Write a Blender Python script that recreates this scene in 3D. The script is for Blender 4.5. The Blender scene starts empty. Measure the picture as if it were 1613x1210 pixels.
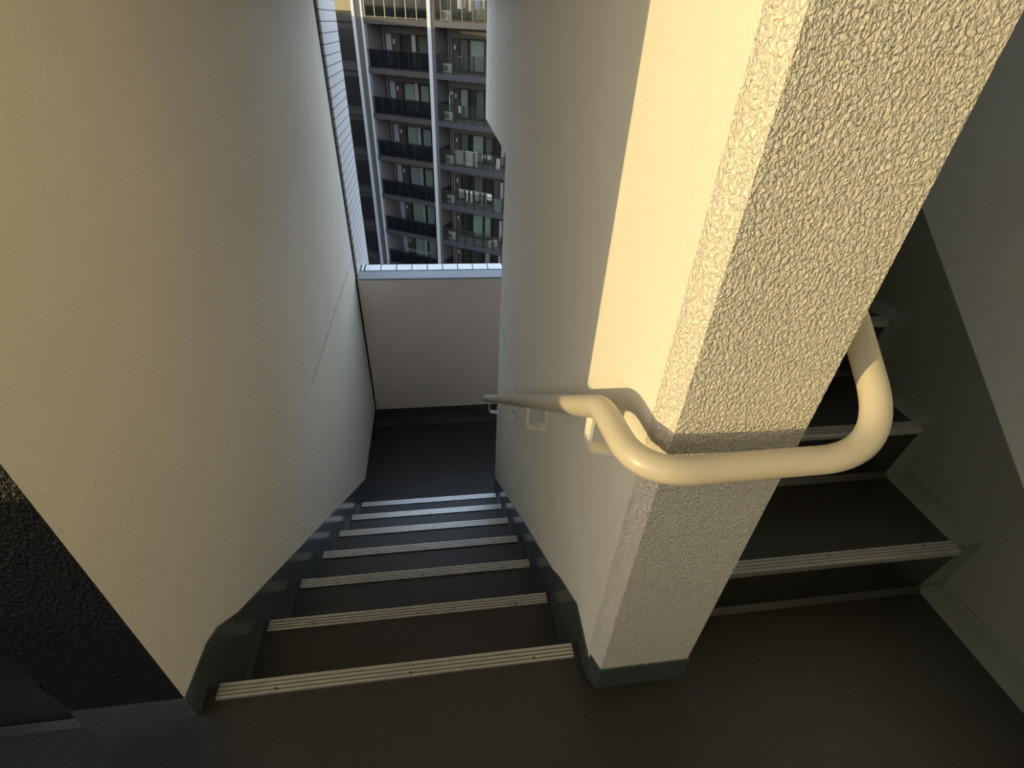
import bpy, bmesh, math, random
from mathutils import Vector, Matrix
random.seed(4)
SC = bpy.context.scene
COL = SC.collection

# ------------------------------------------------------------------ camera
F_PX = 781.531
YAW, PITCH, ROLL = 0.164209, 0.626781, 0.053627
CAM = Vector((0.547506, -0.604784, 1.282667))
def cam_axes():
    cy, sy, cp, sp = math.cos(YAW), math.sin(YAW), math.cos(PITCH), math.sin(PITCH)
    f = Vector((sy*cp, cy*cp, -sp)); r = Vector((cy, -sy, 0)); u = r.cross(f)
    c, s = math.cos(ROLL), math.sin(ROLL)
    return c*r + s*u, -s*r + c*u, f
cd = bpy.data.cameras.new('camera'); cam = bpy.data.objects.new('camera', cd); COL.objects.link(cam)
cr, cu, cf = cam_axes()
cam.matrix_world = Matrix(((cr.x, cu.x, -cf.x, CAM.x), (cr.y, cu.y, -cf.y, CAM.y), (cr.z, cu.z, -cf.z, CAM.z), (0, 0, 0, 1)))
cd.sensor_width = 36.0; cd.lens = 36.0*F_PX/1613.0; cd.clip_start = 0.02; cd.clip_end = 400
SC.camera = cam

# ------------------------------------------------------------------ light and exposure
SC.view_settings.view_transform = 'Standard'; SC.view_settings.look = 'None'
SC.view_settings.gamma = 1.0; SC.view_settings.use_curve_mapping = False
SC.view_settings.exposure = 0.62
w = bpy.data.worlds.new('evening_sky'); SC.world = w; w.use_nodes = True
nt = w.node_tree; nt.nodes.clear()
wo = nt.nodes.new('ShaderNodeOutputWorld'); bg = nt.nodes.new('ShaderNodeBackground')
tc = nt.nodes.new('ShaderNodeTexCoord'); sx = nt.nodes.new('ShaderNodeSeparateXYZ'); rp = nt.nodes.new('ShaderNodeValToRGB')
rp.color_ramp.elements[0].position = 0.0; rp.color_ramp.elements[0].color = (0.10, 0.11, 0.13, 1)
rp.color_ramp.elements[1].position = 1.0; rp.color_ramp.elements[1].color = (0.36, 0.52, 0.78, 1)
e = rp.color_ramp.elements.new(0.05); e.color = (0.80, 0.82, 0.86, 1)
e = rp.color_ramp.elements.new(0.30); e.color = (0.60, 0.72, 0.84, 1)
nt.links.new(tc.outputs['Generated'], sx.inputs[0]); nt.links.new(sx.outputs['Z'], rp.inputs[0])
# warm glow low around the sun
dp = nt.nodes.new('ShaderNodeVectorMath'); dp.operation = 'DOT_PRODUCT'; dp.inputs[1].default_value = (-0.944, -0.330, 0.06); nt.links.new(tc.outputs['Generated'], dp.inputs[0])
mr = nt.nodes.new('ShaderNodeMapRange'); mr.inputs['From Min'].default_value = 0.35; mr.inputs['From Max'].default_value = 1.0; mr.interpolation_type = 'SMOOTHSTEP'; nt.links.new(dp.outputs['Value'], mr.inputs['Value'])
mg = nt.nodes.new('ShaderNodeMix'); mg.data_type = 'RGBA'; mg.inputs[7].default_value = (1.08, 0.94, 0.70, 1)
nt.links.new(mr.outputs[0], mg.inputs[0]); nt.links.new(rp.outputs[0], mg.inputs[6])
nt.links.new(mg.outputs[2], bg.inputs[0]); bg.inputs[1].default_value = 1.6
nt.links.new(bg.outputs[0], wo.inputs[0])
SUN_EL = math.radians(4.5)
SUN = Vector((0.944*math.cos(SUN_EL), 0.330*math.cos(SUN_EL), -math.sin(SUN_EL)))
sd = bpy.data.lights.new('sun', 'SUN'); sd.energy = 1.9; sd.color = (1.0, 0.76, 0.33); sd.angle = math.radians(0.4)
sun = bpy.data.objects.new('sun', sd); COL.objects.link(sun); sun.location = (-4, -3, 4)
sun.rotation_euler = SUN.to_track_quat('-Z', 'Y').to_euler()

# ------------------------------------------------------------------ materials
def mat(name, col, rough=0.6, metal=0.0, spec=0.5, bump=None, var=None, coat=0.0):
    """bump = list of (scale, distance, detail); var = (scale, amount) colour mottling"""
    m = bpy.data.materials.new(name); m.use_nodes = True; t = m.node_tree; b = t.nodes['Principled BSDF']
    b.inputs['Base Color'].default_value = (*col, 1); b.inputs['Roughness'].default_value = rough
    b.inputs['Metallic'].default_value = metal; b.inputs['Specular IOR Level'].default_value = spec
    b.inputs['Coat Weight'].default_value = coat
    tc = t.nodes.new('ShaderNodeTexCoord')
    if var:
        n = t.nodes.new('ShaderNodeTexNoise'); n.inputs['Scale'].default_value = var[0]; n.inputs['Detail'].default_value = 4
        t.links.new(tc.outputs['Object'], n.inputs['Vector'])
        mr = t.nodes.new('ShaderNodeMapRange'); mr.inputs['From Min'].default_value = .25; mr.inputs['From Max'].default_value = .75
        mr.inputs['To Min'].default_value = 1-var[1]; mr.inputs['To Max'].default_value = 1+var[1]
        t.links.new(n.outputs['Fac'], mr.inputs['Value'])
        mx = t.nodes.new('ShaderNodeVectorMath'); mx.operation = 'SCALE'; mx.inputs[0].default_value = col
        t.links.new(mr.outputs[0], mx.inputs['Scale']); t.links.new(mx.outputs[0], b.inputs['Base Color'])
    prev = None
    for (sc, dist, det) in (bump or []):
        n = t.nodes.new('ShaderNodeTexNoise'); n.inputs['Scale'].default_value = sc; n.inputs['Detail'].default_value = det
        n.inputs['Roughness'].default_value = .5
        t.links.new(tc.outputs['Object'], n.inputs['Vector'])
        bp = t.nodes.new('ShaderNodeBump'); bp.inputs['Distance'].default_value = dist
        t.links.new(n.outputs['Fac'], bp.inputs['Height'])
        if prev: t.links.new(prev.outputs[0], bp.inputs['Normal'])
        prev = bp
    if prev: t.links.new(prev.outputs[0], b.inputs['Normal'])
    return m

CREAM = (0.86, 0.815, 0.72)
M = {}
M['wall'] = mat('cream_paint', CREAM, .62, bump=[(95, .0026, 2), (18, .002, 2)], var=(3, .03))
M['wall_fine'] = mat('cream_paint_smooth', (0.84, 0.81, 0.725), .6, bump=[(230, .0013, 2), (90, .0008, 1)], var=(3, .03))
def stucco(name, col, scale, dist):
    m = bpy.data.materials.new(name); m.use_nodes = True; t = m.node_tree; b = t.nodes['Principled BSDF']
    b.inputs['Base Color'].default_value = (*col, 1); b.inputs['Roughness'].default_value = .55
    tc = t.nodes.new('ShaderNodeTexCoord')
    mp = t.nodes.new('ShaderNodeMapping'); mp.inputs['Rotation'].default_value = (0, math.radians(18), 0); mp.inputs['Scale'].default_value = (1.12, 1.0, .85)
    t.links.new(tc.outputs['Object'], mp.inputs['Vector'])
    n = t.nodes.new('ShaderNodeTexNoise'); n.inputs['Scale'].default_value = scale; n.inputs['Detail'].default_value = 2.0
    n.inputs['Roughness'].default_value = .5; n.inputs['Distortion'].default_value = .5
    t.links.new(mp.outputs[0], n.inputs['Vector'])
    r = t.nodes.new('ShaderNodeMapRange'); r.interpolation_type = 'SMOOTHSTEP'
    r.inputs['From Min'].default_value = .30; r.inputs['From Max'].default_value = .70
    t.links.new(n.outputs['Fac'], r.inputs['Value'])
    bp = t.nodes.new('ShaderNodeBump'); bp.inputs['Distance'].default_value = dist
    t.links.new(r.outputs[0], bp.inputs['Height']); t.links.new(bp.outputs[0], b.inputs['Normal'])
    return m
M['stucco'] = stucco('cream_rough_stucco', CREAM, 195, .0040)
M['stucco_edge'] = stucco('cream_corner_stucco', CREAM, 190, .0034)
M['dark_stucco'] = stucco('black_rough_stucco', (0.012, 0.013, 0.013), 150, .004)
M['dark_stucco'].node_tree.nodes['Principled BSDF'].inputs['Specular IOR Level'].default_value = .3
M['skirt'] = mat('dark_green_gloss_paint', (0.060, 0.072, 0.070), .22, spec=.6, bump=[(60, .0004, 2)], var=(6, .08))
M['dado'] = mat('dark_green_satin_paint', (0.15, 0.16, 0.135), .38, bump=[(110, .0012, 2)], var=(4, .06))
M['right_wall'] = mat('grey_cream_paint', (0.48, 0.51, 0.51), .65, bump=[(110, .0014, 2)], var=(3, .04))
M['sheet'] = mat('dark_brown_vinyl_sheet', (0.0115, 0.0095, 0.007), .36, spec=.75, bump=[(420, .0006, 1)], var=(260, .35))
M['alu'] = mat('aluminium', (0.62, 0.60, 0.56), .3, metal=.85, bump=[(300, .0002, 1)], var=(25, .08))
M['screw'] = mat('dull_steel', (0.10, 0.09, 0.08), .5, metal=.7)
M['bright_steel'] = mat('bright_steel', (0.75, 0.74, 0.72), .3, metal=1)
M['rail'] = mat('cream_vinyl_rail', (0.60, 0.54, 0.43), .33, spec=.5, bump=[(14, .0008, 1)])
M['bracket'] = mat('cream_bracket_paint', (0.88, 0.86, 0.78), .4)
M['conc'] = mat('grey_mortar', (0.34, 0.35, 0.37), .7, bump=[(60, .001, 2)], var=(8, .08))
M['seal'] = mat('dark_sealant', (0.02, 0.02, 0.022), .5)
M['seam'] = mat('grey_joint', (0.42, 0.42, 0.41), .6)
M['white_tile'] = mat('white_glazed_tile', (0.84, 0.85, 0.88), .3, var=(40, .04))
M['grout'] = mat('dark_grout', (0.05, 0.05, 0.06), .8)
M['soffit'] = mat('soffit_paint', (0.80, 0.78, 0.74), .8, bump=[(60, .002, 2)])
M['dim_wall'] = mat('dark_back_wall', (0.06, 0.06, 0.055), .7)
M['parapet'] = mat('pinkish_grey_paint', (0.90, 0.81, 0.77), .6, bump=[(130, .0008, 2)], var=(5, .04))

def tile_mat():
    m = bpy.data.materials.new('white_wall_tiles'); m.use_nodes = True; t = m.node_tree; b = t.nodes['Principled BSDF']
    b.inputs['Roughness'].default_value = .35
    tc = t.nodes.new('ShaderNodeTexCoord'); sp = t.nodes.new('ShaderNodeSeparateXYZ'); t.links.new(tc.outputs['Object'], sp.inputs[0])
    def line(sock, pitch, wdt, ph=0.0):
        a = t.nodes.new('ShaderNodeMath'); a.operation = 'ADD'; a.inputs[1].default_value = 50*pitch+ph; t.links.new(sock, a.inputs[0])
        d = t.nodes.new('ShaderNodeMath'); d.operation = 'DIVIDE'; d.inputs[1].default_value = pitch; t.links.new(a.outputs[0], d.inputs[0])
        f = t.nodes.new('ShaderNodeMath'); f.operation = 'FRACT'; t.links.new(d.outputs[0], f.inputs[0])
        l = t.nodes.new('ShaderNodeMath'); l.operation = 'LESS_THAN'; l.inputs[1].default_value = wdt; t.links.new(f.outputs[0], l.inputs[0])
        return l.outputs[0]
    h = line(sp.outputs['Z'], .0506, .09, -.035); v = line(sp.outputs['Y'], .1, .035, .0)
    m1 = t.nodes.new('ShaderNodeMix'); m1.data_type = 'RGBA'; m1.inputs[6].default_value = (.84, .84, .86, 1); m1.inputs[7].default_value = (.33, .33, .37, 1)
    t.links.new(v, m1.inputs[0])
    m2 = t.nodes.new('ShaderNodeMix'); m2.data_type = 'RGBA'; m2.inputs[7].default_value = (.045, .045, .055, 1)
    t.links.new(m1.outputs[2], m2.inputs[6]); t.links.new(h, m2.inputs[0]); t.links.new(m2.outputs[2], b.inputs['Base Color'])
    return m
M['tiles'] = tile_mat()

def glass_mat(name, tint, alpha, rough=.05):
    m = bpy.data.materials.new(name); m.use_nodes = True; t = m.node_tree; t.nodes.clear()
    o = t.nodes.new('ShaderNodeOutputMaterial'); mx = t.nodes.new('ShaderNodeMixShader'); tr = t.nodes.new('ShaderNodeBsdfTransparent')
    p = t.nodes.new('ShaderNodeBsdfPrincipled'); p.inputs['Base Color'].default_value = (*tint, 1); p.inputs['Roughness'].default_value = rough
    p.inputs['Specular IOR Level'].default_value = .5
    tr.inputs[0].default_value = (*[min(1, .86+c) for c in tint], 1)
    mx.inputs[0].default_value = alpha; t.links.new(tr.outputs[0], mx.inputs[1]); t.links.new(p.outputs[0], mx.inputs[2]); t.links.new(mx.outputs[0], o.inputs[0])
    return m
M['dark_glass'] = glass_mat('smoked_railing_glass', (0.006, 0.008, 0.011), .66)
M['clear_glass'] = glass_mat('clear_railing_glass', (0.06, 0.07, 0.06), .18)
M['pane'] = glass_mat('window_glass', (0.03, 0.04, 0.04), .14)
M['taupe'] = mat('taupe_facade', (0.085, 0.08, 0.073), .8, var=(.7, .08))
M['taupe_light'] = mat('light_taupe_facade', (0.14, 0.13, 0.125), .8, var=(.9, .05))
M['taupe_dark'] = mat('dark_taupe_facade', (0.035, 0.036, 0.036), .8)
M['fascia_dark'] = mat('dark_grey_fascia', (0.040, 0.040, 0.042), .7)
M['fascia_blue'] = mat('slate_blue_fascia', (0.036, 0.043, 0.062), .6)
M['slab'] = mat('balcony_floor_grey', (0.16, 0.155, 0.155), .8)
M['pale'] = mat('pale_column_paint', (0.42, 0.47, 0.52), .5)
M['frame'] = mat('black_window_frame', (0.016, 0.016, 0.018), .4)
M['white'] = mat('white_plastic', (0.42, 0.43, 0.41), .5)
M['pipe'] = mat('grey_downpipe', (0.14, 0.15, 0.17), .5)
M['panel'] = mat('pale_panel', (0.26, 0.28, 0.33), .5)
M['curtain_teal'] = mat('pale_teal_curtain', (0.50, 0.66, 0.60), .9)
M['curtain_cream'] = mat('cream_curtain', (0.55, 0.56, 0.45), .9)
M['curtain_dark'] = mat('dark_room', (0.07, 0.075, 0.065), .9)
M['curtain_grey'] = mat('grey_green_curtain', (0.24, 0.28, 0.24), .9)
M['fan'] = mat('dark_fan_grille', (0.12, 0.13, 0.13), .6)
M['sunlit_post'] = mat('sunlit_post_yellow', (0.50, 0.47, 0.30), .8)

# ------------------------------------------------------------------ helpers
def smooth(me, ang=math.radians(40)):
    bm = bmesh.new(); bm.from_mesh(me)
    for f in bm.faces: f.smooth = True
    for ed in bm.edges:
        if len(ed.link_faces) != 2 or ed.calc_face_angle(0) > ang: ed.smooth = False
    bm.to_mesh(me); bm.free()
class MB:
    def __init__(s): s.bm = bmesh.new()
    def face(s, pts, mi=0):
        f = s.bm.faces.new([s.bm.verts.new(p) for p in pts]); f.material_index = mi; return f
    def box(s, x0, x1, y0, y1, z0, z1, mi=0, bev=0):
        v = [s.bm.verts.new((x, y, z)) for x in (x0, x1) for y in (y0, y1) for z in (z0, z1)]
        fs = [s.bm.faces.new([v[i] for i in q]) for q in ((0, 1, 3, 2), (4, 6, 7, 5), (0, 4, 5, 1), (2, 3, 7, 6), (0, 2, 6, 4), (1, 5, 7, 3))]
        for f in fs: f.material_index = mi
        if bev: bmesh.ops.bevel(s.bm, geom=list({e for f in fs for e in f.edges}), offset=bev, segments=2, affect='EDGES', profile=.5)
        return fs
    def prism(s, pts, axis, a, b, mi=0):
        """pts: 2-D outline in the two remaining axes (in order), extruded along axis from a to b"""
        def P(p, c):
            l = list(p); l.insert(axis, c); return tuple(l)
        A = [s.bm.verts.new(P(p, a)) for p in pts]; B = [s.bm.verts.new(P(p, b)) for p in pts]; n = len(pts)
        fs = [s.bm.faces.new(A), s.bm.faces.new(B[::-1])] + [s.bm.faces.new((A[i], B[i], B[(i+1) % n], A[(i+1) % n])) for i in range(n)]
        for f in fs: f.material_index = mi
        return fs
    def tube(s, path, r, seg=20, mi=0, caps=True):
        path = [Vector(p) for p in path]; rings = []; up = Vector((0, 0, 1)); nrm = None
        for i, p in enumerate(path):
            t = (path[min(i+1, len(path)-1)] - path[max(i-1, 0)]).normalized()
            if nrm is None: nrm = (up - t*up.dot(t)) if abs(t.z) < .95 else Vector((1, 0, 0)) - t*t.x
            else: nrm = nrm - t*nrm.dot(t)
            nrm.normalize(); bi = t.cross(nrm)
            rr = r[i] if isinstance(r, (list, tuple)) else r
            rings.append([s.bm.verts.new(p + (nrm*math.cos(a) + bi*math.sin(a))*rr) for a in [2*math.pi*k/seg for k in range(seg)]])
        for i in range(len(rings)-1):
            for k in range(seg):
                f = s.bm.faces.new((rings[i][k], rings[i][(k+1) % seg], rings[i+1][(k+1) % seg], rings[i+1][k])); f.material_index = mi
        if caps: s.bm.faces.new(rings[0][::-1]).material_index = mi; s.bm.faces.new(rings[-1]).material_index = mi
    def build(s, name, mats, parent=None, sm=True, **props):
        bmesh.ops.recalc_face_normals(s.bm, faces=s.bm.faces)
        me = bpy.data.meshes.new(name); s.bm.to_mesh(me); s.bm.free()
        for m in (mats if isinstance(mats, (list, tuple)) else [mats]): me.materials.append(m)
        if sm: smooth(me)
        o = bpy.data.objects.new(name, me); COL.objects.link(o)
        if parent: o.parent = parent
        for k, v in props.items(): o[k] = v
        return o
def empty(name, loc, rz=0, **props):
    o = bpy.data.objects.new(name, None); COL.objects.link(o); o.location = loc; o.rotation_euler = (0, 0, rz); o.empty_display_size = .1
    for k, v in props.items(): o[k] = v
    return o
ST = dict(kind='structure')
def fillet(pts, radii, n=12):
    out = [Vector(pts[0])]
    for i in range(1, len(pts)-1):
        a, b, c = Vector(pts[i-1]), Vector(pts[i]), Vector(pts[i+1]); r = radii[i]
        d1 = (a-b); d2 = (c-b); t = min(r, d1.length*.49, d2.length*.49) if r else 0
        if not t: out.append(b); continue
        p, q = b + d1.normalized()*t, b + d2.normalized()*t
        for k in range(n+1):
            u = k/n; out.append(p*(1-u)**2 + b*2*u*(1-u) + q*u*u)
    out.append(Vector(pts[-1])); return out
def copy_tree(o, parent=None):
    c = o.copy(); COL.objects.link(c); c.parent = parent
    for ch in list(o.children): copy_tree(ch, c)
    return c

# ------------------------------------------------------------------ stairwell shell
G, H = 0.26262, 0.2
XL, XC0, XC1, XR = -0.035, 0.860, 1.090, 1.985
YP = 2.67; ZL = -1.4; YW = 1.80
SL = H/G
def nz(y): return -SL*y           # nosing line of the descending flight

m = MB(); m.box(-1.15, XR, -2.8, -0.001, -.2, 0); m.box(XC1, XR, -.001, .06, -.2, 0); m.box(-1.15, -.255, -.001, .02, -.2, 0)
m.build('floor', M['sheet'], sm=False, **ST)
m = MB(); m.box(XL, XR, 6*G+.001, YP, ZL-.2, ZL); m.build('floor', M['sheet'], sm=False, **ST)

# left wall: cream towards the stair, black rough stucco on its free end
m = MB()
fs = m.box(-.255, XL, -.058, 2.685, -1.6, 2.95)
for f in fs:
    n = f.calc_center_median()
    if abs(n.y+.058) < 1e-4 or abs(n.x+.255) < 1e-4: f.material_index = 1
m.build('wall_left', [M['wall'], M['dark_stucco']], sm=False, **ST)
# central wall with chamfered free corner and the deeper part above the lower landing
m = MB()
pl = [(XC0, -.069), (.873, -.103), (XC1-.004, -.103), (XC1, -.099), (XC1, YW), (XC0, YW)]
fs = m.prism(pl, 2, -1.6, 4.4)
for f in fs:
    c = f.calc_center_median(); 
    if c.y < -.1: f.material_index = 1
    elif c.y < -.075 and c.x < .9: f.material_index = 2
# strip beside the chamfer with the rough corner texture
m.box(XC0-.0006, XC0+.01, -.0688, -.052, -1.0, 4.4, 2)
m.box(XC0, XC1, YW, 2.80, .81, 4.4)
m.build('wall_center', [M['wall_fine'], M['stucco'], M['stucco_edge']], sm=False, **ST)
# expansion joints in both stair walls
m = MB(); m.box(XL, XL+.0012, 1.25, 2.68, -.034, -.0295); m.build('trim_1', M['seam'], sm=False, **ST)
m = MB(); m.box(XC0-.0012, XC0, 1.05, YW, -.030, -.025); m.build('trim_2', M['seam'], sm=False, **ST)
# right wall
m = MB(); m.box(XR, XR+.2, -3.0, 2.8, -1.6, 4.6); m.build('wall_right', M['right_wall'], sm=False, **ST)
SU = SL
m = MB(); m.prism([(-2.8, 0), (-2.8, .10), (-1.3, .10), (-1.3, .245), (-.117, .245), (YP, .388+SU*(YP-.071)), (YP, .2+SU*(YP-.03)-.35), (.3, 0)], 0, XR-.003, XR)
m.build('baseboard_right', M['dado'], sm=False, **ST)
# front parapet, its mortar cap and tile coping
m = MB(); m.box(XL+.015, XR, YP, 2.90, ZL-.2, -.18); m.build('wall_front', M['parapet'], sm=False, **ST)
m = MB(); m.prism([(YP-.004, -.184), (YP-.004, -.172), (2.785, -.168), (2.785, -.184)], 0, XL+.015, XR)
m.build('trim_3', M['conc'], sm=False, **ST)
m = MB(); m.box(XL+.015, XR, 2.785, 2.915, -.184, -.171, 1)
x = .016
m.box(-.008, .008, 2.79, 2.912, -.171, -.163, 0)
while x < XR:
    m.box(x+.003, min(x+.109-.003, XR), 2.79, 2.890, -.175, -.163, 0, .0015); x += .109
m.build('trim_4', [M['white_tile'], M['grout']], sm=False, **ST)
m = MB(); m.box(XL, XR, YP-.004, YP, ZL, ZL+.08); m.box(XL, XR, YP-.125, YP, ZL, ZL+.002)
m.build('baseboard_front', M['skirt'], sm=False, **ST)
# tiled pier outside the opening and the sealant joint
m = MB(); m.box(-.30, -.018, 2.705, 3.27, -6, 6); m.build('wall_outer', M['tiles'], sm=False, **ST)
m = MB(); m.box(-.255, XL+.006, 2.685, 2.705, -1.6, 4.4); m.build('trim_5', M['seal'], sm=False, **ST)
# skirtings
m = MB()
yb = (1.32-.124)/SL  # where the sloped top meets the landing skirting
m.prism([(-.058, 0), (-.058, .086), (.063, .078), (.116, .053), (.204, -.034), (1.90, -1.32), (YP, -1.32), (YP, ZL), (1.70, ZL), (.0, -.12)], 0, XL, XL+.004)
m.prism([(-.062, .0), (-.062, .074), (-.062, .0)][:2] + [(-.058, .086), (-.058, 0)], 0, -.255, XL+.004)
m.build('baseboard_left', M['skirt'], sm=False, **ST)
m = MB()
m.prism([(-.070, 0), (-.070, .064), (.066, .078), (.225, -.045), (.296, -.115), (.701, -.42), (1.80, -1.28), (YW+.003, -1.32), (YW+.003, ZL), (1.70, ZL), (.0, -.12)], 0, XC0-.004, XC0)
m.prism([(XC0-.004, -.071), (.8715, -.107), (XC1, -.107), (XC1, -.1), (.875, -.1), (XC0, -.066)], 2, 0, .088)
m.build('baseboard_center', M['skirt'], sm=False, **ST)
m = MB(); m.box(XR-.1, XR-.003, -2.8, .05, 0, .002); m.box(XR-.012, XR-.003, -2.8, .05, 0, .008)
m.build('baseboard_right', M['dado'], sm=False, **ST)

# overhead: landing slab, sloped soffits, ceiling; side and back walls of the upper landing
m = MB(); m.box(XC1, XR, 2.14, 2.80, 1.43, 1.6); m.build('ceiling', M['soffit'], sm=False, **ST)
m = MB(); m.box(XL, XC0, 1.72, 2.80, 1.43, 1.6); m.build('ceiling', M['soffit'], sm=False, **ST)
m = MB(); m.prism([(1.72, 1.43), (1.72, 1.6), (0, 2.9), (0, 2.72)], 0, XL, XC0); m.build('ceiling', M['soffit'], sm=False, **ST)
m = MB(); m.prism([(-.05, 2.6), (-.05, 2.8), (2.8, 4.9), (2.8, 4.7)], 0, XC1, XR); m.build('ceiling', M['soffit'], sm=False, **ST)
m = MB(); m.box(-1.25, XR, -3.0, -.05, 2.6, 2.8); m.box(-1.25, -.255, -.05, 1.3, 2.6, 2.8); m.build('ceiling', M['soffit'], sm=False, **ST)
m = MB(); m.box(XC1, XR, 2.75, 2.80, 1.6, 2.45); m.build('wall_upper', M['wall_fine'], sm=False, **ST)
m = MB(); m.box(-1.25, XR, -3.0, -2.8, -.2, 2.6); m.build('wall_back', M['wall'], sm=False, **ST)
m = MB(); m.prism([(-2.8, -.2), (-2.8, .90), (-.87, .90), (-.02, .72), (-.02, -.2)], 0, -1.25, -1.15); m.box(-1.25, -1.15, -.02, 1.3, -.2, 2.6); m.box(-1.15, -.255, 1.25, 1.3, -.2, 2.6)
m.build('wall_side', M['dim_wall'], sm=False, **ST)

# ------------------------------------------------------------------ stairs
def nosing_mb(x0, x1, y_edge, z, sgn, ns=3):
    """ribbed aluminium strip; sgn=+1: open edge at larger y (descending away), -1: at smaller y"""
    wdt = .036; m = MB(); pts = [(0, 0)]
    hh = .0055; nr = 4; step = wdt/nr
    for i in range(nr):
        a = i*step
        pts += [(a+.0010, hh), (a+step-.0022, hh), (a+step-.0016, hh*.15), (a+step-.0006, hh*.15)] if i < nr-1 else [(a+.0012, hh), (a+step-.001, hh), (a+step, hh*.6), (a+step, -.012), (a+step-.002, -.012), (a+step-.002, 0)]
    pts2 = [(y_edge+.003-sgn*0 - (wdt-p[0]) if sgn > 0 else y_edge-.003+(wdt-p[0]), z+p[1]) for p in pts]
    m.prism(pts2, 0, x0, x1)
    for i in range(ns):
        fx = x0+(x1-x0)*(.155, .52, .88)[i]; yy = y_edge - sgn*.0235
        m.tube([(fx, yy, z+.002), (fx, yy, z+.0056)], [.0042, .0036], 10, 1)
    return m
stA = empty('staircase', (.41, .8, 0), label='dark vinyl-covered staircase descending between the two cream walls to the lower landing', category='staircase')
def local(o, root): o.matrix_parent_inverse = Matrix.Translation(-root.location)
def step_down(k):
    y0, y1, z = (k-1)*G, k*G, -k*H
    m = MB(); m.box(XL+.0001, XC0-.0001, y0, y1-.002, z-.32, z-.002); s = m.build('step', M['skirt'], stA, sm=False); local(s, stA)
    m = MB(); m.box(XL+.018, XC0-.012, y0, y1, z-.002, z); m.box(XL+.018, XC0-.012, y1-.002, y1, z-.2, z)
    t = m.build('tread_cover', M['sheet'], s, sm=False, label='dark brown vinyl tread'); 
    n = nosing_mb(-.005, .838, y1, z, 1).build('nosing', [M['alu'], M['screw']], s, label='ribbed aluminium edge strip')
for k in range(1, 7): step_down(k)
n = nosing_mb(-.005, .838, 0, 0, 1).build('nosing', [M['alu'], M['screw']], stA, label='ribbed aluminium edge strip on the top landing edge'); local(n, stA)

stB = empty('staircase', (1.54, .9, 0), label='dark staircase ascending on the right of the central pillar beside the green dado', category='staircase')
def step_up(root, j, x0, x1, yb, sx1, strip=True, sx0=None):
    y0, y1, z = yb+(j-1)*G, yb+j*G, j*H
    m = MB(); m.box(x0+.0001, x1-.0031, y0+.022, y1+.03, z-.36 if j > 1 else .0005, z-.002); s = m.build('step', M['dado'] if root is stB else M['skirt'], root, sm=False); local(s, root)
    m = MB(); m.prism([(y0+.018, z-H+.001), (y0+.001, z-.002), (y0+.0, z), (y1+.018, z), (y1+.018, z-.002), (y0+.003, z-.003), (y0+.02, z-H+.001)], 0, x0+.005 if sx0 is None else sx0, sx1)
    m.prism([(y0+.018, z-H+.001), (y0+.018, z-H+.016), (y0+.002, z-H+.001)], 0, x0+.005 if sx0 is None else sx0, sx1)
    m.build('tread_cover', M['sheet'], s, sm=False, label='dark brown vinyl tread')
    if strip: nosing_mb(x0+.02, sx1-.002, y0, z, -1).build('nosing', [M['alu'], M['screw']], s, label='ribbed aluminium edge strip')
for j in range(1, 9): step_up(stB, j, XC1, XR, .03, XR-.1)
stC = empty('staircase', (-.7, .4, 0), label='unlit dark staircase in the lower left corner beyond the black pier end', category='staircase')
for j in range(1, 5): step_up(stC, j, -1.149, -.2555, -.058, -.262, False)

# ------------------------------------------------------------------ handrail
RR = .0205
hr = empty('handrail', (1.0, -.165, 0), label='cream tubular handrail wrapping around the sunlit textured pillar and running down the stairs', category='handrail')
zf = .800; xl = .797; xr = 1.180
ye = 1.87
path = [(xl, ye, zf-.012-SL*ye), (xl, -.005, zf-.012), (xl+.010, -.115, zf), (.875, -.166, zf), (1.06, -.166, zf+.003), (xr-.005, -.150, zf+.03), (xr, -.045, zf+.13), (xr, 1.4, zf+.13+SU*1.445)]
pp = [Vector(path[0])]
ctrl = fillet([path[0], path[1], (xl+.004, -.166, zf), (xr, -.166, zf+.006), (xr, 1.4, zf+.12+SU*1.45)], [0, .035, .10, .115, 0], 16)
m = MB(); m.tube(ctrl, RR, 28); o = m.build('rail', M['rail'], hr); local(o, hr)
m = MB(); d = (Vector(path[0])-Vector(path[1])).normalized()
m.tube([Vector(path[0])-d*.004, Vector(path[0])+d*.002, Vector(path[0])+d*.008, Vector(path[0])+d*.010], [RR+.0012, RR+.0012, RR-.002, RR-.010], 24); o = m.build('end_cap', M['rail'], hr); local(o, hr)
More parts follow.
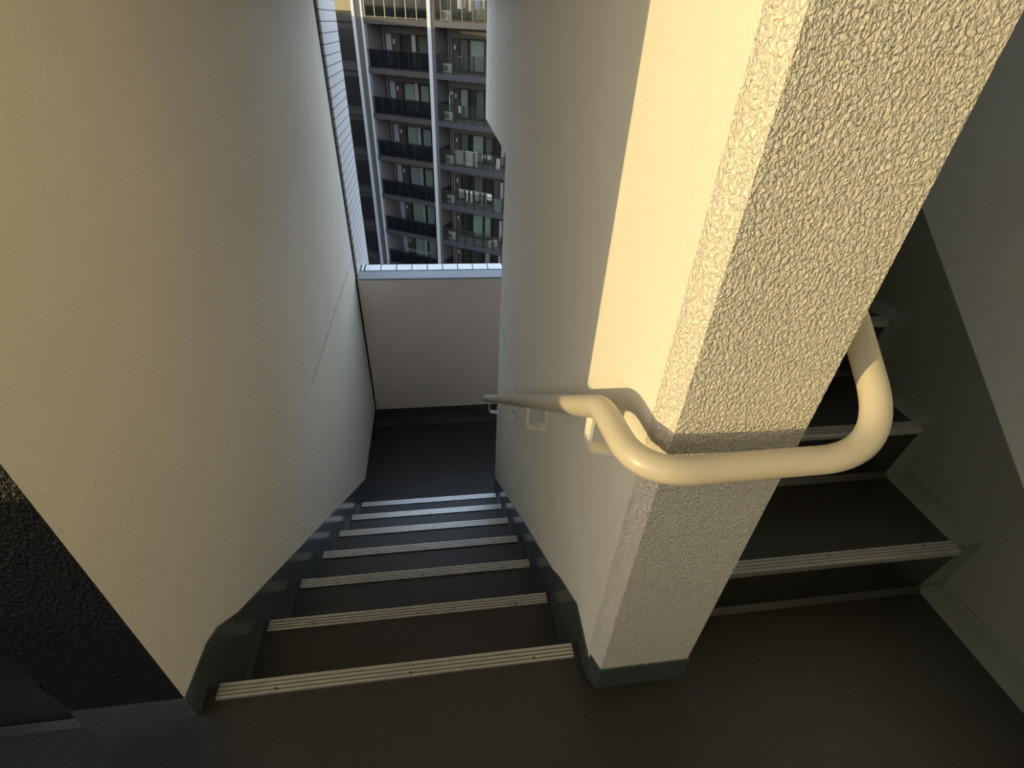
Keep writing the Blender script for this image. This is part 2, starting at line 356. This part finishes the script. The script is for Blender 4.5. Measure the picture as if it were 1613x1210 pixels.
def bracket(y, zr, side=1, wallx=XC0, railx=xl):
    """flat bar bent from wall plate, along under, up to the rail"""
    s = -1 if wallx > railx else 1
    zt, zb = zr-.016, zr-.112
    w2, th = .014, .0055
    m = MB(); r = .012
    x0, x1 = wallx, railx
    # outline in x,z of the bent bar (outer then inner), extruded along y
    ctrl = fillet([(x0+s*th/2, 0, zr-.052), (x0+s*th/2, 0, zb), (x1, 0, zb+.014), (x1, 0, zt)], [0, .006, .016, 0], 6)
    outer, inner = [], []
    for i, p in enumerate(ctrl):
        t = (ctrl[min(i+1, len(ctrl)-1)]-ctrl[max(i-1, 0)]).normalized(); nn = Vector((t.z, 0, -t.x))*th/2
        outer.append((p+nn)); inner.append((p-nn))
    A = [(q.x, q.z) for q in outer] + [(q.x, q.z) for q in inner[::-1]]
    m.prism(A, 1, y-w2, y+w2)
    b = m.build('bracket', M['bracket'], hr, label='cream looped wall bracket'); local(b, hr)
    m = MB(); zc = zr-.075; xs = wallx+s*th
    m.tube([(xs, y, zc), (xs+s*.004, y, zc)], .0075, 16); m.tube([(xs+s*.004, y, zc), (xs+s*.011, y, zc)], .0055, 6); m.tube([(xs+s*.011, y, zc), (xs+s*.016, y, zc)], .003, 10)
    m.build('bolt', M['bright_steel'], b)
for y in (.035, .575, 1.13, 1.68): bracket(y, zf-.012-SL*max(y, 0))
bracket(.5, zf+.12+SU*.55, wallx=XC1, railx=xr)

# ------------------------------------------------------------------ apartment building across
O = CAM + Vector((0.51478, 0.85732, 0))*34.5 + Vector((0.85732, -0.51478, 0))*(-20.9)
ZB = -20.0
RZ = math.atan2(-0.51478, 0.85732)
bd = empty('apartment_building', (O.x, O.y, ZB), RZ, label='tall dark apartment block with glass-railed balconies and white laundry, across from the stairwell opening', category='building')
def T(k): return 1.25-2.9*k - ZB            # top of balcony slab k, in the building's own frame
TOP = T(-1)+.5
DW = 1.75
SR = random.Random(11)
m = MB(); m.box(-9.5, 8.5, DW+.25, 9, 0, TOP); m.build('wall', M['taupe'], bd, sm=False)
m = MB(); m.box(-9.5, -6.0, .5, DW+.25, 0, TOP)
for k in range(-1, 8):
    pass
m.build('side_wall', M['taupe_dark'], bd, sm=False, label='dark outer bay')
for (a, b2) in ((-5.97, -5.73), (-5.22, -5.06)):
    m = MB(); m.box(a, b2, -.04, .06, 0, TOP, 0, .01); m.build('fin', M['pale'], bd, sm=False, label='pale vertical fin')
m = MB(); m.box(-5.73, -5.22, .05, .8, 0, TOP); m.build('column', M['taupe'], bd, sm=False)
m = MB(); m.box(-.02, .24, -.04, .06, 0, TOP, 0, .01); m.build('fin', M['pale'], bd, sm=False, label='pale vertical pilaster between the two rows of balconies')
m = MB(); m.box(-.02, .47, .06, DW+.25, 0, TOP); m.build('column', M['taupe'], bd, sm=False)
m = MB(); m.box(-5.22, -4.90, .06, DW+.25, 0, TOP); m.build('column', M['taupe_light'], bd, sm=False)
m = MB(); m.box(5.35, 8.5, DW-.1, DW+.25, 0, TOP); m.build('column', M['taupe'], bd, sm=False)
for sx_ in (.62, .82, -4.68):
    m = MB(); m.tube([(sx_, DW-.15, 0), (sx_, DW-.15, TOP)], .05, 8); m.build('downpipe', M['pipe'], bd)
m = MB(); m.box(5.2, 5.32, DW-.3, DW-.12, 0, TOP); m.build('downpipe', M['pipe'], bd, sm=False)

def window(s0, s1, z0, z1, cur, cfrac=(0, 1), mull=None, bars=False):
    fr = .06
    m = MB(); y0, y1 = DW-.02, DW+.08
    m.box(s0, s0+fr, y0, y1, z0, z1); m.box(s1-fr, s1, y0, y1, z0, z1); m.box(s0, s1, y0, y1, z1-fr, z1); m.box(s0, s1, y0, y1, z0, z0+fr)
    if mull: m.box(mull-.04, mull+.04, y0-.01, y1, z0, z1)
    wnd = m.build('window', M['frame'], bd, sm=False)
    m = MB(); m.box(s0+fr, s1-fr, DW+.02, DW+.035, z0+fr, z1-fr); m.build('pane', M['pane'], wnd, sm=False)
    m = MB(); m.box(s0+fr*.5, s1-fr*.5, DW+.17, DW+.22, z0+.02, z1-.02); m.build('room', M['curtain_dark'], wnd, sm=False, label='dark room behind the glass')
    if cur:
        a, b2 = s0+fr+(s1-s0-2*fr)*cfrac[0], s0+fr+(s1-s0-2*fr)*cfrac[1]
        n = max(8, int((b2-a)/.06)); pts = []
        for i in range(n+1):
            u = a+(b2-a)*i/n; pts.append((u, DW+.11+(.022 if i % 2 else 0)+SR.uniform(-.006, .006)))
        pts2 = pts + [(u, y+.01) for u, y in pts[::-1]]
        m = MB(); m.prism(pts2, 2, z0+fr, z1-fr); m.build('curtain', M[cur], wnd, sm=False)
    return wnd
curs_l = [None, None, 'curtain_teal', 'curtain_teal', 'curtain_teal', 'curtain_teal', 'curtain_teal']
for k in range(0, 7):
    t = T(k)
    # --- slabs
    m = MB(); m.box(-5.06, -.02, 0, DW, t-.35, t); m.build('balcony_slab', M['fascia_dark'], bd, sm=False)
    m = MB(); fs = m.box(.50, 6.25, 0, DW, t-.34, t)
    for f in fs:
        if f.calc_center_median().z > t-.001 or f.calc_center_median().x > 6.2: f.material_index = 1
    m.box(.50, 6.25, 1.3, DW, t-.34, t-.33)
    m.build('balcony_slab', [M['fascia_blue'], M['slab']], bd, sm=False, label='slate blue edge')
    # lintel beams under the slab above
    m = MB(); m.box(-4.75, -.02, DW-.25, DW, t+2.05, t+2.56); m.build('beam', M['taupe'], bd, sm=False)
    m = MB(); m.box(.55, 6.2, DW-.25, DW, t+2.02, t+2.56); m.build('beam', M['taupe'], bd, sm=False)
    # --- left balcony railing
    m = MB(); m.box(-5.05, -.02, .04, .10, t+1.09, t+1.13); m.box(-5.05, -.02, .04, .10, t+.03, t+.07)
    rl = m.build('railing', M['frame'], bd, sm=False, label='black-framed smoked glass railing')
    for i in range(7):
        x = -4.95+i*.82
        m = MB(); m.box(x-.02, x+.02, .04, .10, t, t+1.12); m.build('post', M['sunlit_post'] if k == 0 else M['frame'], rl, sm=False)  # top row's posts are yellow: low sunlight put into their colour
    m = MB(); m.box(-5.04, -.03, .065, .075, t+.07, t+1.09); m.build('glass_panel', M['dark_glass'], rl, sm=False)
    # --- right balcony railing
    m = MB(); m.box(.52, 5.72, .04, .08, t+1.09, t+1.12); m.box(.52, 5.72, .04, .08, t+.03, t+.06); m.box(5.68, 5.72, .04, 1.5, t+1.09, t+1.12)
    rl = m.build('railing', M['frame'], bd, sm=False, label='clear glass railing with black posts')
    for i in range(6):
        x = (.98, 1.74, 2.54, 3.32, 4.12, 4.92)[i]
        m = MB(); m.box(x-.038, x+.038, .02, .10, t-.05, t+1.14); m.build('post', M['frame'], rl, sm=False)
    m = MB(); m.box(5.66, 5.74, .02, .10, t-.05, t+1.12); m.build('post', M['frame'], rl, sm=False)
    m = MB(); m.box(.52, 5.68, .055, .063, t+.06, t+1.09); m.box(5.695, 5.703, .06, 1.5, t+.06, t+1.09); m.build('glass_panel', M['clear_glass'], rl, sm=False)
    m = MB(); m.box(.50, .53, .06, 1.6, t, t+1.12); m.build('end_panel', M['frame'], rl, sm=False)
    # --- left flat facade
    z1 = t+2.02
    m = MB(); m.box(-4.55, -4.10, DW-.06, DW-.02, t+.1, z1); m.build('panel', M['panel'], bd, sm=False)
    m = MB(); m.box(-4.10, -3.45, DW-.03, DW, t, z1); m.box(-3.95, -3.82, DW-.06, DW-.03, t+1.45, t+1.72, 1); m.build('door', [M['fascia_dark'], M['white']], bd, sm=False)
    window(-3.42, -2.40, t+.05, z1, curs_l[k], (0, 1) if k not in (1,) else (.2, .5), None)
    m = MB(); m.box(-2.40, -2.08, DW-.06, DW-.02, t+.05, z1); m.build('panel', M['panel'], bd, sm=False)
    window(-2.02, -1.16, t+.05, z1-.05, 'curtain_teal' if k > 1 else 'curtain_grey', (0, 1))
    window(-1.14, -.14, t+.05, z1-.05, 'curtain_grey', (.0, 1))
    # --- right flat facade
    z1 = t+1.98
    window(1.32, 2.05, t+.1, z1, ('curtain_grey', 'curtain_grey', 'curtain_teal', 'curtain_grey', None, 'curtain_dark', None)[k])
    window(2.10, 3.32, t+.1, z1, ('curtain_cream', 'curtain_teal', 'curtain_grey', 'curtain_teal', 'curtain_grey', 'curtain_teal', 'curtain_dark')[k], ((0, 1), (0, 1), (.45, 1), (.2, 1), (.3, 1), (.2, 1), (.8, 1))[k])
    window(3.36, 4.05, t+.1, z1, ('curtain_cream', 'curtain_teal', 'curtain_dark', 'curtain_grey', 'curtain_dark', 'curtain_teal', 'curtain_teal')[k], ((0, 1), (.1, .8), (0, 1), (0, 1), (0, 1), (.0, .9), (.1, .9))[k])
    window(4.10, 4.72, t+.1, z1, ('curtain_cream', 'curtain_dark', 'curtain_grey', 'curtain_dark', 'curtain_grey', 'curtain_dark', 'curtain_dark')[k])
    m = MB(); m.box(4.80, 5.08, DW-.2, DW-.05, t+.15, z1-.1, 0, .03); m.build('panel', M['panel'], bd, sm=False)
    m = MB(); m.box(.98, 1.10, DW-.06, DW-.0, t+1.35, t+1.62, 0, .01); m.build('meter', M['white'], bd, sm=False)

# dark outer bay windows
for k in range(0, 7):
    t = T(k)
    m = MB(); m.box(-8.5, -6.1, .40, .5, t-.3, t+.05); m.build('balcony_slab', M['fascia_dark'], bd, sm=False)
    m = MB(); m.box(-8.3, -6.15, .47, .5, t+.3, t+2.2); m.build('window', M['frame'], bd, sm=False)

# things on the balconies
BM = Matrix.Translation((O.x, O.y, ZB)) @ Matrix.Rotation(RZ, 4, 'Z')
def at(s, d, z): return BM @ Vector((s, d, z))
ORD = ['sunlit top', 'second', 'third', 'fourth', 'fifth', 'sixth', 'seventh']
def ac():
    r = empty('air_conditioner', (0, 0, 0), RZ)
    m = MB(); m.box(-.38, .38, -.14, .14, .06, .58, 0, .012); m.box(-.30, -.22, -.12, .12, 0, .06); m.box(.22, .30, -.12, .12, 0, .06); m.build('casing', M['white'], r)
    m = MB(); m.tube([(-.08, -.155, .32), (-.08, -.138, .32)], [.19, .2], 20); m.build('fan_grille', M['fan'], r)
    return r
ac0 = ac(); first = True
def place_ac(s, d, k, label, rot=0):
    global first
    o = ac0 if first else copy_tree(ac0); first = False
    o.location = at(s, d, T(k)); o.rotation_euler = (0, 0, RZ+rot); o['label'] = label; o['category'] = 'air conditioner'; o['group'] = 'air conditioners on the balconies'
for k in range(0, 7):
    place_ac(1.05, .62, k, f'white air conditioner unit at left end of the {ORD[k]} clear-railed balcony down')
for k in (1, 3, 4, 6):
    place_ac(-.30, .9, k, f'small air conditioner unit behind smoked glass beside the pale pilaster, {ORD[k]} balcony down', math.radians(-70))
place_ac(4.75, .55, 5, 'white air conditioner unit at the right end of the sixth clear-railed balcony down', math.radians(60))

def cloth(s, d, ztop, wd, hg, m_, label, cat='laundry', name='hanging_garment', grp='laundry hanging on the balconies', shape='towel', rot=0):
    n = 10; m = MB(); front = []
    for i in range(n+1):
        u = -wd/2+wd*i/n; front.append((u, .018*math.sin(i*1.9)+.01*math.sin(i*4.1)))
    pts = front+[(u, y+.012) for u, y in front[::-1]]
    if shape == 'shirt':
        m.prism(pts, 2, -hg, -.02)
        for sg in (-1, 1):
            m.prism([(sg*wd*.42, -.02), (sg*wd*.50, -.0), (sg*wd*.80, -hg*.42), (sg*wd*.66, -hg*.48)], 1, -.005, .012)
    elif shape == 'trousers':
        m.prism(pts, 2, -hg*.35, 0)
        for a, b2 in ((-wd/2, -.01), (.01, wd/2)):
            m.prism([(a, -hg*.35), (b2, -hg*.35), (b2-(b2-a)*.15, -hg), (a+(b2-a)*.15, -hg)], 1, -.008, .014)
    else: m.prism(pts, 2, -hg, 0)
    o = m.build(name, m_, None, label=label, category=cat, group=grp)
    o.location = at(s, d, ztop); o.rotation_euler = (0, 0, RZ+rot); return o
def cm(n, c): return mat(n, c, .9)
WHT, PNK, GRY, BLU, DKB, TEA = cm('white_cloth', (.72, .72, .70)), cm('pink_cloth', (.42, .32, .33)), cm('grey_cloth', (.32, .33, .34)), cm('blue_cloth', (.25, .3, .45)), cm('dark_cloth', (.07, .07, .08)), cm('teal_cloth', (.20, .28, .27))
def pole(s0, s1, d, z, label, m_=None, r=.014, legs=False, two=False):
    c = at((s0+s1)/2, d, z); h = (s1-s0)/2
    m = MB(); m.tube([(-h, 0, 0), (h, 0, 0)], r, 8)
    if two: m.tube([(-h, .3, .03), (h, .3, .03)], r, 8); m.tube([(-h, 0, 0), (-h, .3, .03)], r, 6); m.tube([(h, 0, 0), (h, .3, .03)], r, 6)
    if legs:
        for x in (-h*.9, h*.9):
            m.tube([(x, .0, 0), (x+.25, .2, -z+legs)], r, 6); m.tube([(x, .3, 0), (x-.25, .1, -z+legs)], r, 6)
    o = m.build('drying_rack' if two else 'clothes_pole', m_ or M['white'], None, label=label, category='laundry pole'); o.location = c; o.rotation_euler = (0, 0, RZ); return o
# fifth balcony, right: pole with a row of clothes
t = T(4); pole(1.75, 4.55, .45, t+1.22, 'white clothes pole with laundry on the fifth clear-railed balcony down')
for i, (s, wd, hg, c, shp, lab) in enumerate([(1.98, .22, .62, PNK, 'towel', 'dusty pink garment at left end of the laundry pole'), (2.22, .16, .60, GRY, 'towel', 'narrow grey garment next to the pink one on the laundry pole'),
        (2.55, .16, .78, WHT, 'towel', 'slim white towel, first white piece from the left on the laundry pole'), (2.92, .18, .85, WHT, 'trousers', 'pale long garment in the middle of the laundry pole'), (3.38, .30, .66, GRY, 'shirt', 'grey shirt just right of the middle of the laundry pole'),
        (3.84, .16, .95, GRY, 'trousers', 'long grey trousers hanging right of the grey shirt'), (4.15, .10, .80, BLU, 'towel', 'grey blue garment beside the long trousers'), (4.44, .40, .45, WHT, 'towel', 'bright white cloth at right end of the laundry pole')]):
    cloth(s, .43, t+1.2, wd, hg, c, lab, shape=shp)
o = cloth(5.15, .25, t+1.0, .75, .95, TEA, 'teal and green striped sheet at right end of the fifth clear-railed balcony down', name='hanging_sheet')
# fourth, right: patterned sheet and folding table
t = T(3)
cloth(1.95, .30, t+1.1, .9, .95, GRY, 'grey green sheet over the railing of the fourth clear-railed balcony down', name='hanging_sheet')
PAT = mat('patterned_cloth', (.45, .52, .46), .9, var=(7, .6))
cloth(3.0, .28, t+1.12, 1.0, 1.0, PAT, 'pale sheet with dark blotches on the fourth clear-railed balcony down', name='hanging_sheet')
pole(3.5, 4.5, .8, t+.85, 'white folding drying rack on the fourth clear-railed balcony down', two=True, legs=t)
for s, lab in ((3.7, 'left one of two white cloths lying on the folding drying rack'), (4.15, 'right one of two white cloths lying on the folding drying rack')):
    cloth(s, .9, t+.92, .3, .3, WHT, lab, name='folded_cloth')
cloth(4.95, .75, t+.8, .3, .7, WHT, 'white cloth hanging near the right corner of the fourth clear-railed balcony down')
# third, right: hose and towel
t = T(2)
h = MB(); h.tube(fillet([(0, 0, .58), (0, 0, 1.6), (.12, 0, 1.78), (.26, 0, 1.72), (.26, 0, 1.62)], [0, .1, .1, .05, 0], 6), .035, 10); o = h.build('vent_duct', M['white'], None, label='white bent duct rising from the unit on the third clear-railed balcony down', category='duct'); o.location = at(.95, .95, t); o.rotation_euler = (0, 0, RZ)
cloth(2.12, .25, t+1.08, .18, .45, WHT, 'small white towel on the third clear-railed balcony down')
cloth(4.4, .4, t+1.05, .2, .5, GRY, 'small grey cloth at right of the third clear-railed balcony down')
t = T(1)
pole(1.55, 2.2, 1.2, t+1.0, 'short white pole at the left window of the second clear-railed balcony down')
pole(2.5, 4.2, 1.2, t+1.02, 'long white pole across the bright curtains of the second clear-railed balcony down')
# top, right
t = T(0)
pole(1.2, 5.3, .6, t+1.55, 'white clothes pole on the sunlit top balcony')
for s, wd, hg, c, shp, lab in [(2.05, .3, .85, WHT, 'shirt', 'white shirt at left on the sunlit top balcony'), (2.4, .2, .8, PNK, 'trousers', 'brownish trousers beside the white shirt on the sunlit top balcony'),
                               (2.80, .18, .95, WHT, 'towel', 'white towel left of the blue shirt on the sunlit top balcony'), (3.3, .36, .85, BLU, 'shirt', 'blue shirt on the sunlit top balcony'), (3.78, .16, .8, WHT, 'towel', 'white towel right of the blue shirt on the sunlit top balcony')]:
    cloth(s, .58, t+1.53, wd, hg, c, lab, shape=shp)
m = MB(); m.box(-.3, .3, -.2, .2, .42, .47, 0, .01); m.box(-.3, .3, .17, .2, .47, .9, 0, .01)
for a in (-.27, .25):
    for b2 in (-.18, .17): m.box(a, a+.03, b2, b2+.03, 0, .42)
o = m.build('garden_chair', M['white'], None, label='white chair behind the glass at right on the sunlit top balcony', category='chair'); o.location = at(4.5, .7, t); o.rotation_euler = (0, 0, RZ)
# sixth and seventh
pole(1.7, 4.2, .5, T(5)+.95, 'thin white pole along the railing of the sixth clear-railed balcony down')
pole(2.1, 4.0, .5, T(6)+.80, 'white folding rack on the seventh clear-railed balcony down', two=True, legs=T(6))
pole(-3.3, -1.1, .35, T(6)+1.25, 'white double pole rack behind the smoked glass of the lowest visible balcony', two=True)
t = T(3)
for s, wd, hg, c, lab in [(-3.6, .35, .6, GRY, 'grey garment at far left behind smoked glass, fourth balcony down'), (-2.75, .4, .75, WHT, 'whitish blue garment second from left behind smoked glass, fourth balcony down'), (-1.75, .3, .9, WHT, 'long pale garment in the middle behind smoked glass, fourth balcony down'), (-1.15, .38, .6, BLU, 'pale blue garment at right behind smoked glass, fourth balcony down')]:
    cloth(s, .3, t+1.05, wd, hg, c, lab)
t = T(0)
for s, wd, hg, c, lab in [(-2.6, .4, .7, WHT, 'white garment at left behind the sunlit smoked glass railing'), (-1.6, .45, .8, PNK, 'brownish garment in the middle behind the sunlit smoked glass railing'), (-.9, .3, .7, WHT, 'white garment at right behind the sunlit smoked glass railing')]:
    cloth(s, .5, t+1.15, wd, hg, c, lab)

# added unseen block that shades the opposite building's lower floors; street ground
m = MB(); m.box(-16, -14, 22, 52, ZB, 2.05); m.build('added_shade_block', M['taupe'], sm=False, **ST)
m = MB(); m.box(-60, 60, 4, 90, ZB-.3, ZB); m.build('ground', mat('asphalt', (.06, .06, .06), .9), sm=False, **ST)
